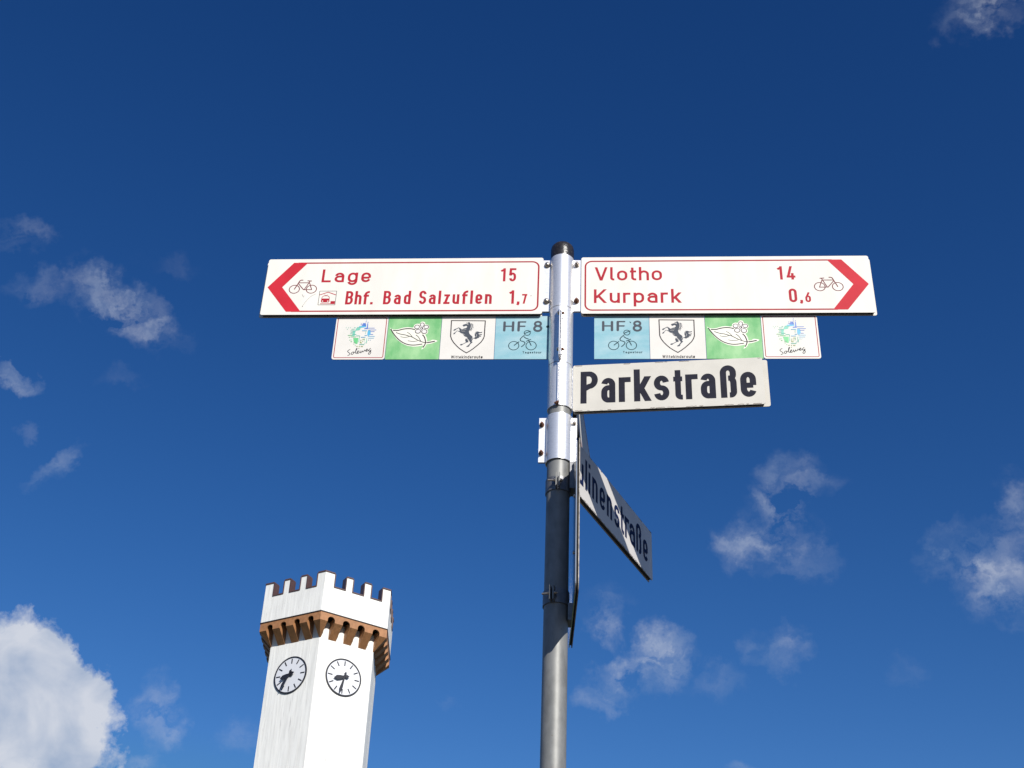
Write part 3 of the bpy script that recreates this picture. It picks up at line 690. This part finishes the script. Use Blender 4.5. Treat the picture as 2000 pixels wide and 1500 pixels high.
ZS0 = 2.453; HS = .2055
def cycle_sign(e, side, x0, x1, extras):
    panel_pair(e, x0, x1, HS, M['sign_white'], far=side, dx=.006)
    f = side
    ink = Ink(.0081)
    zt, zb = 2.6450 - ZS0, 2.4637 - ZS0
    xi = f * .0672; xe = f * .770; r = .019; q = []
    top = [(xe, zt - .0015)] + [(xi + f * r + (-f) * r * math.sin(R(a)), zt - .0015 - r + r * math.cos(R(a))) for a in range(0, 91, 15)]
    bot = [(xi + f * r - f * r * math.cos(R(a)), zb + .0015 + r - r * math.sin(R(a))) for a in range(0, 91, 15)] + [(xe, zb + .0015)]
    ink.stroke(top + bot, .0048); ink.make('red_border', M['red_line'], e)
    ink = Ink(.0083)
    ink.fill([(f * .7415, zt), (f * .7832, zt), (f * .8500 if f < 0 else .8560, 2.5535 - ZS0), (f * .7850, zb), (f * .7427, zb), (f * .8070 if f < 0 else .8130, 2.5535 - ZS0)] if f < 0 else
             [(.7550, zt), (.7965, zt), (.8646, 2.5547 - ZS0), (.7980, zb), (.7570, zb), (.8215, 2.5547 - ZS0)])
    ink.make('red_arrow', M['red_print'], e)
    extras(e)

def left_content(e):
    ink = Ink(.0081); bicycle(ink, -.7462, 2.5617 - ZS0, .00565, -1); ink.make('bicycle_symbol', M['red_thin'], e)
    z = 2.5710 - ZS0
    ink = Ink(.0081)
    text(ink, 'Lage', -.6951, -.5521, z, .0483, .150, .74, 1.0, WIDE, scale=1.0); ink.make('lettering', M['red_text'], e)
    ink = Ink(.0081); text(ink, '15', -.1752, -.1315, z, .0487, .145, .72, 1.1, NARROW); ink.make('lettering', M['red_text'], e)
    z = 2.4893 - ZS0
    for wd, a_, b_ in (('Bhf.', -.6182, -.5384), ('Bad', -.5091, -.4302), ('Salzuflen', -.4066, -.1982)):
        ink = Ink(.0081); text(ink, wd, a_, b_, z, .0488, .150, .72, 1.15, NARROW); ink.make('lettering', M['red_text'], e)
    ink = Ink(.0081)
    put(ink, '1', -.1480, -.1350, z, .0488, .150, .72, 1.1); put(ink, ',', -.1262, -.1190, z, .0488, .15, .72, 1)
    ink.make('lettering', M['red_text'], e); ink = Ink(.0081)
    put(ink, '7', -.1122, -.0975, z, .0350, .160, .72, 1)
    ink.make('lettering', M['red_text'], e)
    # railway station pictogram
    ink = Ink(.0081); z0 = 2.488 - ZS0
    bx = lambda x, y: (-.6955 + x * .049, z0 + y * .0505)
    ink.stroke([bx(0, 0), bx(1, 0), bx(1, 1), bx(0, 1)], .0014, True, 1)
    ink.stroke([bx(.02, .72), bx(.5, .92), bx(.98, .72)], .0026)
    ink.stroke([bx(.12, .08), bx(.98, .08)], .0022)
    ink.fill([bx(.72, .10), bx(.98, .10), bx(.98, .27), bx(.72, .27)])
    ink.fill([bx(.18, .18), bx(.14, .26), bx(.16, .46), bx(.63, .46), bx(.65, .26), bx(.61, .18)])
    ink.stroke([bx(.17, .46), bx(.20, .58), bx(.28, .655), bx(.51, .655), bx(.60, .58), bx(.63, .46)], .0017)
    ink.stroke([bx(.30, .74), bx(.40, .665), bx(.50, .74)], .0010)
    ink.disc(bx(.24, .27), .0020, m=2); ink.disc(bx(.55, .27), .0020, m=2)
    ink.make('station_symbol', [M['red_text'], M['dark_print'], M['sign_white']], e)
    # scratches
    ink = Ink(.00812)
    ink.stroke([(-.7458, 2.527 - ZS0), (-.7425, 2.520 - ZS0), (-.7402, 2.516 - ZS0), (-.7390, 2.5225 - ZS0)], .0009)
    ink.stroke([(-.7395, 2.484 - ZS0), (-.7340, 2.497 - ZS0), (-.7270, 2.509 - ZS0), (-.7180, 2.5205 - ZS0), (-.7060, 2.529 - ZS0)], .0007)
    ink.disc((-.7397, 2.4822 - ZS0), .0013); ink.make('scratch', M['dark_print'], e)
    ink = Ink(.00812); ink.disc((-.0868, 2.5175 - ZS0), .0019, .0010)
    ink.make('scratch', M['dark_print'], e)
def right_content(e):
    ink = Ink(.0081); bicycle(ink, .7525, 2.5617 - ZS0, .00570, 1); ink.make('bicycle_symbol', M['red_thin'], e)
    ink = Ink(.0081); z = 2.5722 - ZS0
    text(ink, 'Vlotho', .0940, .2857, z, .0492, .145, .74, 1.0, WIDE, tail=True)
    ink.make('lettering', M['red_text'], e); ink = Ink(.0081)
    text(ink, '14', .6131, .6621, z, .0490, .150, .72, 1.1, NARROW)
    ink.make('lettering', M['red_text'], e)
    ink = Ink(.0081); z = 2.4905 - ZS0
    text(ink, 'Kurpark', .0917, .3373, z, .0496, .148, .74, 1.0, WIDE)
    ink.make('lettering', M['red_text'], e); ink = Ink(.0081)
    put(ink, '0', .6385, .6611, z, .0488, .155, .72, 1.1); put(ink, ',', .6690, .6762, z, .0488, .15, .72, 1)
    ink.make('lettering', M['red_text'], e); ink = Ink(.0081)
    put(ink, '6', .6833, .6989, z, .0350, .160, .72, 1.1)
    ink.make('lettering', M['red_text'], e)

e = sign_frame(94.3, ZS0, 'direction_sign', 'white cycle direction sign pointing left to Lage and the station', 'direction sign', 'white and red cycle direction signs on the post')
cycle_sign(e, -1, -.8585, -.0542, left_content)
e = sign_frame(94.3, ZS0, 'direction_sign', 'white cycle direction sign pointing right to Vlotho and Kurpark', 'direction sign', 'white and red cycle direction signs on the post')
cycle_sign(e, 1, .0555, .8730, right_content)
# a narrow sign that points away from us behind the post, in the shade of the others
e = sign_frame(8.7, 2.136, 'narrow_sign', 'narrow white sign with a red edge line, seen almost edge-on under Parkstraße', 'sign', shift=(.041, 0))
MB().prism(rrect(.040, .480, 0, .150, .005), -.0010, .0010, 0, 1).make('front_panel', [M['sign_white'], M['sign_edge']], e)
MB().prism(rrect(.044, .476, .004, .146, .005), .0011, .0079).make('core', M['sign_core'], e)
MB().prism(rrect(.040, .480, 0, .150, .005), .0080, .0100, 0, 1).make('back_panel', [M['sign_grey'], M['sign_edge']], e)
ink = Ink(.0012); ink.stroke(rrect(.052, .468, .010, .140, .012), .0060, True); ink.make('red_border', M['red_line'], e)

# ------------------------------------------------------------------ route plates under the two cycle signs
ZP0, HPL = 2.3035, .1500
YP = .0035                                        # the plates hang behind the sign face
def plate_base(name, label, az_group, x0, x1, m, rad=.001, h=HPL, z0=ZP0):
    e_ = empty(name, Matrix.Translation((PX, PY, Z(z0))) @ rot_az(94.3) @ Matrix.Translation((x0, 0, 0)), label, 'route plate', 'square route plates under the cycle signs')
    MB().prism(rrect(0, x1 - x0, 0, h, rad, 4), YP, YP + .0022, 0, 1).make('plate', [m, M['sign_edge']], e_)
    return e_, x1 - x0
def unit(w, h=HPL): return lambda pts: [(x * w, y * h) for x, y in pts]
def quad_map(TL, TR, BL, BR):
    """traced drawing units to the unit square of a plate"""
    def f(p):
        x, y = p; v = 1 - (y - (TL[1] + TR[1]) / 2) / ((BL[1] + BR[1]) / 2 - (TL[1] + TR[1]) / 2)
        l = BL[0] + (TL[0] - BL[0]) * v; r = BR[0] + (TR[0] - BR[0]) * v
        return ((x - l) / (r - l), v)
    return f
def smooth(pts, closed=False, k=4):
    n = len(pts); out = []
    rng = range(n) if closed else range(n - 1)
    for i in rng:
        p0 = pts[(i - 1) % n] if (closed or i > 0) else pts[i]; p1 = pts[i]; p2 = pts[(i + 1) % n]; p3 = pts[(i + 2) % n] if (closed or i + 2 < n) else p2
        for j in range(k):
            t = j / k
            out.append(tuple(.5 * (2 * p1[a] + (p2[a] - p0[a]) * t + (2 * p0[a] - 5 * p1[a] + 4 * p2[a] - p3[a]) * t * t + (3 * p1[a] - p0[a] - 3 * p2[a] + p3[a]) * t ** 3) for a in (0, 1)))
    if not closed: out.append(pts[-1])
    return out

def hf_plate(label, x0, x1, shift=0.0):
    e_, w = plate_base('route_plate', label, 0, x0, x1, M['plate_blue'])
    q = quad_map((75, 72), (1660, 72), (78, 1380), (1680, 1385)); U = lambda pts: [((u[0]) * w, u[1] * HPL) for u in map(q, [(x + shift, y) for x, y in pts])]
    ink = Ink(-YP + .0001)
    for pts, t in (([(335, 262), (335, 515)], 7), ([(590, 262), (590, 515)], 7), ([(335, 383), (590, 383)], 4.6), ([(758, 262), (758, 515)], 7), ([(752, 252), (955, 252)], 4.6), ([(758, 385), (938, 385)], 4.4)):
        ink.stroke(U(pts), t * .001, cap=1)
    c = U([(1325, 312), (1325, 455)])
    ink.ring(c[0], .0083, .0073, .0060); ink.ring(c[1], .0098, .0088, .0062)
    ink.make('lettering', M['grey_print'], e_)
    ink = Ink(-YP + .0001); tw = .0023
    for cx in (638, 1150):
        c = U([(cx, 978)])[0]; ink.ring(c, .0143, .0147, tw)
    ink.ring(U([(1020, 590)])[0], .0085, .0086, tw)
    for pts in ([(940, 612), (1060, 558), (1125, 535)], [(940, 662), (860, 730), (822, 785), (840, 830), (900, 850), (955, 875), (962, 915), (920, 970), (860, 1018)], [(930, 705), (985, 752), (1070, 780)],
                [(1000, 850), (1070, 815), (1140, 787)], [(1075, 825), (1155, 980)], [(645, 972), (795, 855)]):
        ink.stroke(smooth(U(pts)), tw * 1.15)
    ink.make('cyclist_symbol', M['teal_print'], e_)
    ink = Ink(-YP + .0001); a = U([(905, 1213), (1465, 1213)])
    text(ink, 'Tagestour', a[0][0], a[1][0], a[0][1], .0072, .20, .74, 1.0, WIDE, scale=1.08); ink.make('lettering', M['teal_print'], e_)
    return e_
def horse_plate(label, x0, x1):
    e_, w = plate_base('route_plate', label, 0, x0, x1, M['plate_white'])
    q = quad_map((45, 68), (1640, 68), (48, 1358), (1700, 1350)); U = lambda pts: [(u[0] * w, u[1] * HPL) for u in map(q, pts)]
    ink = Ink(-YP + .0001)
    ink.stroke(U([(325, 195), (1340, 207), (1352, 680), (1325, 760), (1270, 850), (1180, 935), (1070, 1030), (960, 1110), (860, 1168), (760, 1115), (640, 1040), (540, 955), (450, 865), (380, 770), (338, 670)]), .0030, True)
    ink.make('shield_outline', M['dark_print'], e_)
    ink = Ink(-YP + .0001)
    body = [(665, 345), (690, 320), (760, 298), (805, 300), (838, 325), (835, 290), (775, 278), (780, 258), (832, 268), (832, 246), (862, 240), (884, 262), (912, 300), (926, 350), (922, 410), (900, 465), (878, 520), (888, 575), (925, 625), (975, 660), (1010, 700), (1018, 750), (1000, 800),
            (985, 828), (1025, 846), (975, 890), (935, 932), (938, 958), (905, 988), (835, 992), (852, 965), (888, 945), (955, 862), (915, 815), (870, 770), (842, 728), (838, 700), (800, 692), (752, 670), (720, 632), (690, 592), (640, 578), (600, 545), (525, 510), (482, 560), (455, 605), (408, 612), (425, 575), (470, 548), (515, 500),
            (600, 515), (588, 470), (562, 425), (490, 462), (455, 500), (405, 503), (425, 462), (500, 435), (562, 402), (612, 430), (655, 465), (720, 438), (780, 425), (815, 392), (800, 362), (780, 355), (735, 370), (702, 384), (690, 356)]
    ink.fill(U(body))
    ink.fill(U([(808, 728), (868, 790), (895, 850), (832, 862), (735, 912), (700, 945), (640, 942), (660, 905), (720, 900), (815, 850), (785, 785)]))
    ink.fill(U([(1025, 725), (1062, 718), (1085, 690), (1060, 640), (1062, 570), (1092, 532), (1150, 528), (1215, 552), (1288, 538), (1268, 572), (1200, 580), (1165, 590), (1195, 618), (1288, 606), (1262, 640), (1185, 650), (1262, 665), (1250, 688), (1182, 686), (1212, 712), (1152, 735), (1108, 762), (1068, 745), (1030, 740)]))
    for pts in ([(928, 285), (990, 328)], [(935, 325), (1000, 368)], [(945, 360), (1004, 424)], [(945, 400), (968, 470)], [(935, 430), (942, 515)], [(905, 470), (908, 512)]):
        ink.stroke(U(pts), .0016)
    ink.stroke(U([(930, 290), (952, 340), (955, 400), (930, 450), (905, 480)]), .0014)
    ink.make('horse_emblem', M['grey_print'], e_)
    ink = Ink(-YP + .0001)
    for pts in ([(1005, 700), (1000, 735), (975, 775)], [(1075, 600), (1085, 560), (1110, 545)], [(1100, 700), (1125, 660), (1110, 610)], [(640, 510), (700, 525), (760, 520)], [(670, 480), (740, 475), (790, 470)], [(700, 590), (740, 635), (775, 640)], [(850, 745), (900, 800), (930, 830)]):
        ink.stroke(U(pts), .0007)
    ink.b.v = [(x, y - .003 * .1, z) for x, y, z in ink.b.v]
    ink.make('emblem_highlight', M['plate_white'], e_)
    ink = Ink(-YP + .0001); a = U([(405, 1330), (1365, 1335)])
    text(ink, 'Wittekindsroute', a[0][0], a[1][0], a[0][1], .0098, .155, .73, 1.0, WIDE, scale=.92); ink.make('lettering', M['dark_print'], e_)
    return e_
def leaf_plate(label, x0, x1):
    e_, w = plate_base('route_plate', label, 0, x0, x1, M['plate_green'])
    q = quad_map((15, 70), (1630, 68), (92, 1350), (1725, 1340)); U = lambda pts: [(u[0] * w, u[1] * HPL) for u in map(q, pts)]
    ink = Ink(-YP + .0001)
    ink.fill(U(smooth([(90, 405), (180, 452), (330, 452), (500, 405), (650, 390), (800, 402), (822, 330), (900, 288), (985, 290), (1012, 240), (1070, 222), (1135, 245), (1160, 308), (1240, 320), (1292, 380), (1285, 430), (1242, 468), (1275, 520), (1252, 590), (1205, 612), (1245, 680), (1282, 770), (1292, 818), (1390, 802), (1455, 768), (1605, 800), (1520, 852), (1400, 888), (1290, 905), (1265, 960), (1220, 1018), (1150, 1058), (1180, 990), (1190, 940), (1060, 962), (900, 972), (700, 942), (520, 862), (350, 742), (240, 620), (150, 500)], True, 3)))
    ink.make('leaf_ground', M['print_white'], e_)
    ink = Ink(-YP + .0003)
    S_ = lambda pts, t: ink.stroke(smooth(U(pts)), t * 1.25)
    S_([(200, 487), (340, 490), (480, 455), (620, 436), (750, 440), (870, 466)], .0026)
    S_([(125, 440), (220, 570), (380, 730), (560, 850), (750, 914), (930, 926), (1160, 896)], .0023)
    S_([(300, 550), (450, 600), (600, 625), (720, 660), (820, 690), (1000, 780), (1120, 825), (1250, 857), (1400, 840), (1530, 815)], .0017)
    S_([(1300, 856), (1400, 840), (1530, 815)], .0028)
    S_([(640, 545), (740, 600), (825, 690)], .0011); S_([(460, 675), (600, 700), (740, 668)], .0011); S_([(920, 625), (1010, 690), (1100, 815)], .0014); S_([(700, 797), (870, 820), (1000, 800)], .0011)
    S_([(1120, 620), (1190, 690), (1238, 800), (1250, 860), (1232, 930), (1195, 1000)], .0024)
    ink.make('leaf_drawing', M['dark_print'], e_)
    ink = Ink(-YP + .0003)
    for (cx, cy, rx, ry) in ((1065, 318, 5.6, 6.5), (918, 385, 6.9, 6.6), (1198, 388, 6.9, 5.9), (965, 518, 7.4, 6.8), (1160, 525, 7.4, 7.2)):
        c = U([(cx, cy)])[0]; ink.disc(c, (rx + 1) * .001, (ry + 1) * .001, m=0)
        ink.disc(c, (rx - 1) * .001, (ry - 1) * .001, m=1)
    c = U([(1065, 430)])[0]; ink.disc(c, .0070, .0070, m=1); ink.disc(c, .0044, .0044, m=0); ink.disc((c[0] - .0008, c[1]), .0020, .0020, m=1)
    ink.make('flower_drawing', [M['dark_print'], M['print_pale']], e_)
    return e_
def sole_plate(label, x0, x1, left=False):
    e_, w = plate_base('route_plate', label, 0, x0, x1, M['plate_white'] if left else M['sign_white'], rad=.007)
    q = quad_map((30, 65), (1635, 65), (150, 1335), (1800, 1335)); U = lambda pts: [(u[0] * w, u[1] * HPL) for u in map(q, pts)]
    ink = Ink(-YP + .0001)
    o_ = .0052; ink.stroke(rrect(o_, w - o_, o_ + .001, HPL - .0042, .004, 4), .0022, True); ink.make('red_border', M['red_line'], e_)
    ink = Ink(-YP + .0001); rn = random.Random(3)
    def patch(pts, m): ink.fill(U(pts), m)
    patch([(895, 265), (935, 250), (985, 290), (1000, 345), (860, 345), (880, 300)], 0)
    patch([(790, 345), (1000, 345), (1010, 380), (850, 400), (780, 380)], 1)
    patch([(720, 400), (850, 395), (830, 470), (690, 490), (700, 440)], 2)
    patch([(1020, 260), (1045, 260), (1065, 380), (1075, 440), (960, 440), (960, 415), (1030, 400)], 0)
    patch([(1085, 480), (1165, 480), (1190, 550), (1195, 600), (1130, 655), (1090, 590)], 1)
    patch([(620, 500), (720, 500), (700, 560), (730, 600), (700, 650), (620, 640), (640, 570)], 2)
    patch([(680, 700), (850, 700), (855, 880), (800, 880), (720, 800)], 3)
    patch([(870, 690), (885, 690), (895, 830), (870, 830)], 2)
    rows = [(165, 960, 985, 0), (205, 955, 985, 0), (232, 1015, 1050, 0), (262, 820, 845, 0), (262, 875, 900, 0), (305, 820, 880, 0), (385, 730, 880, 2), (410, 1075, 1280, 0), (465, 1095, 1340, 0), (515, 1160, 1300, 0), (600, 1190, 1280, 0), (655, 1130, 1340, 1), (710, 1150, 1330, 1), (395, 390, 410, 2), (395, 460, 480, 2), (395, 520, 540, 2), (395, 640, 690, 2), (440, 570, 670, 2), (440, 430, 455, 2),
            (488, 550, 700, 2), (530, 565, 640, 2), (575, 560, 640, 2), (600, 640, 760, 2), (625, 500, 640, 3), (670, 600, 760, 3), (680, 545, 585, 3), (640, 760, 870, 2), (488, 910, 1060, 1), (630, 1020, 1100, 1), (682, 920, 1060, 1), (765, 580, 605, 3), (760, 620, 645, 3), (812, 630, 675, 3), (832, 730, 790, 3), (880, 735, 770, 3), (740, 980, 1060, 4), (770, 920, 960, 4), (795, 985, 1020, 4), (820, 920, 960, 4), (850, 930, 1000, 4), (900, 920, 1070, 2), (765, 1165, 1190, 1), (768, 1225, 1245, 1), (930, 795, 815, 3), (950, 845, 885, 4), (955, 920, 950, 4), (958, 980, 1050, 4), (1010, 925, 950, 4)]
    for y, a, b_, m in rows: ink.stroke(U([(a, y), (b_, y)]), .0018, m=m)
    for x, a, b_, m in ((972, 230, 330, 0), (1035, 500, 580, 2), (1115, 700, 860, 2), (1075, 840, 900, 2), (1050, 720, 800, 2), (880, 640, 690, 2), (1135, 780, 860, 2)): ink.stroke(U([(x, a), (x, b_)]), .0011, m=m)
    ink.make('emblem', [M['emblem_blue'], M['emblem_cyan'], M['emblem_mint'], M['emblem_green'], M['emblem_lime']], e_)
    ink = Ink(-YP + .0003)
    for pts in ([(672, 1042), (630, 1062), (602, 1098), (640, 1130), (692, 1165), (690, 1195), (632, 1222)], [(790, 1115), (745, 1130), (735, 1170), (765, 1190), (800, 1160), (790, 1120), (775, 1110)], [(800, 1150), (850, 1100), (880, 1020), (862, 1015), (850, 1080), (855, 1140), (885, 1160)],
                [(885, 1160), (940, 1110), (932, 1082), (905, 1110), (912, 1155), (950, 1155), (985, 1120)], [(988, 1080), (1000, 1120), (1030, 1142), (1052, 1085), (1070, 1112), (1100, 1108), (1125, 1052)], [(1125, 1085), (1190, 1070), (1208, 1035), (1175, 1040), (1165, 1085), (1200, 1098), (1250, 1062)],
                [(1300, 1008), (1262, 1045), (1252, 1080), (1285, 1090), (1330, 1055)], [(1285, 1088), (1330, 1120), (1325, 1165), (1292, 1187), (1265, 1165), (1290, 1125), (1330, 1080)]):
        ink.stroke(smooth(U(pts)), .0017)
    ink.make('lettering', M['navy_print'], e_)
    return e_
g = .0012
sole_plate('white Soleweg plate with emblem, left end of the left row', -.6387, -.4885 - g, True)
leaf_plate('green leaf and flower plate in the left row beside the Soleweg plate', -.4885, -.3367 - g)
horse_plate('white Wittekindsroute horse plate in the left row, under Bad Salzuflen', -.3367, -.1840 - g)
hp_ = hf_plate('light blue HF 8 cyclist plate in the left row, against the post', -.1840, -.0330)
ink = Ink(-YP + .0004); ink.disc((.1462, .1125), .0042); ink.make('dark_spot', M['teal_print'], hp_)
hp_ = hf_plate('light blue HF 8 cyclist plate at the near end of the right row, under Kurpark', .0928, .2468 - g)
ink = Ink(-YP + .0004); ink.stroke([(.0985, .1292), (.1010, .1262), (.1022, .1248)], .0016); ink.stroke([(.1020, .1275), (.1022, .1248), (.1000, .1252)], .0012); ink.make('scratch', M['teal_print'], hp_)
horse_plate('white Wittekindsroute horse plate in the right row, above the letters str', .2468, .4013 - g)
leaf_plate('green leaf and flower plate in the right row above the end of Parkstraße', .4013, .5565 - g)
sole_plate('white Soleweg plate with emblem, right end of the right row', .5565, .7115)

# ------------------------------------------------------------------ street name signs
e = sign_frame(98.5, 2.1190, 'street_sign', 'cream street name sign reading Parkstraße in dark letters', 'street sign')
panel_pair(e, .0360, .5458, .1515, M['sign_cream'], dx=.0135, rad=.006, back=-.0065)
ink = Ink(.0081); z0 = 2.1436 - 2.1190; cap = .1050
for ch, a, b_ in (('P', .0567, .1037), ('a', .1127, .1507), ('r', .1598, .1923), ('k', .2007, .2450), ('s', .2543, .2949), ('t', .3065, .3304), ('r', .3385, .3716), ('a', .3787, .4182), ('\u00df', .4310, .4738), ('e', .4838, .5253)):
    put(ink, ch, a, b_, z0, cap * (.93 if ch == 't' else 1), .158, .77, 1.35)
ink.make('lettering', M['navy_print'], e); park_sign = e
SL = 1.9400
e = sign_frame(27.4, SL, 'street_sign', 'grey shaded street sign ending in linenstraße, slanting away behind the post', 'street sign')
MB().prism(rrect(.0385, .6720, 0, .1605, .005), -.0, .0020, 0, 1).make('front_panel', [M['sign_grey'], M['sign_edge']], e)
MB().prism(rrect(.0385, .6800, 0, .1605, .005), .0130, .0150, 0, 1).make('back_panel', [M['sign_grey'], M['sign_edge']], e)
MB().prism([(.045, .003), (.668, .003), (.668, .157), (.045, .157)], .0021, .0129).make('core', M['sign_core'], e)
ink = Ink(.0001); z0 = 1.9795 - SL; cap = .0960
for ch, a, b_ in (('P', .0430, .0770), ('a', .0840, .1180), ('u', .1260, .1620), ('l', .1735, .1865), ('i', .1956, .2086), ('n', .2217, .2590), ('e', .2734, .3112), ('n', .3250, .3621), ('s', .3780, .4176), ('t', .4235, .4506), ('r', .4580, .4893), ('a', .4920, .5349), ('\u00df', .5452, .5840), ('e', .5985, .6350)):
    put(ink, ch, a, b_, z0, cap * (.95 if ch == 't' else 1), .132, .72, 1.3)
ink.make('lettering', M['blue_print'], e); linen_sign = e

# ------------------------------------------------------------------ rectangular traffic sign seen edge-on
mt_ = Matrix.Translation((PX, PY, Z(1.507))) @ Matrix.Rotation(R(-.6), 4, 'Z') @ Matrix.Translation((.0425, 0, 0)) @ Matrix.Rotation(R(90), 4, 'Z')
tsg = empty('traffic_sign', mt_, 'narrow metal traffic sign seen edge-on along the right side of the post', 'traffic sign')
TN, TF, THT = -.180, .160, .432
MB().prism(rrect(TN, TF, 0, THT, .022, 8), -.0050, -.0028, 0, 1).make('front_panel', [M['sign_white'], M['sign_edge']], tsg)
MB().prism(rrect(TN, TF, 0, THT, .022, 8), .0022, .0044, 1, 1).make('back_panel', [M['sheet_back'], M['sheet_back']], tsg)
MB().prism(rrect(TN + .006, TF - .006, .006, THT - .006, .018, 8), -.0027, .0021).make('core', M['sign_core'], tsg)
for zz in (.020, .395, .140, .300):
    MB().lathe([(.0045, 0), (.0045, .0015), (.0025, .003), (.0002, .0032)], 12).make('rivet', M['bolt'], tsg).matrix_local = Matrix.Translation((-.10 if zz in (.140, .300) else .05, .0044, zz)) @ Matrix.Rotation(R(-90), 4, 'X')

# ------------------------------------------------------------------ chipped enamel along the street sign edges
def edge_wear(parent, x0, x1, h, off, seed):
    rn = random.Random(seed); ink = Ink(off)
    for z_, dz in ((.0012, 1), (h - .0012, -1)):
        x = x0 + .006
        while x < x1 - .008:
            l = rn.uniform(.004, .030)
            if rn.random() < (.8 if dz > 0 else .5):
                n = max(2, int(l / .003)); w = rn.uniform(.0006, .0016)
                ink.stroke([(min(x + l * i / n, x1 - .004), z_ + dz * rn.uniform(0, .0014)) for i in range(n + 1)], w)
            x += l + rn.uniform(.002, .014)
    o = ink.make('edge_wear', M['rust_print'], parent); o['kind'] = 'stuff'
M['rust_print'] = mat('rust_print', (0.10, 0.055, 0.035), 0.8)
edge_wear(park_sign, .036, .5458, .1515, .0081, 5)
edge_wear(linen_sign, .0385, .672, .1605, .0001, 9)
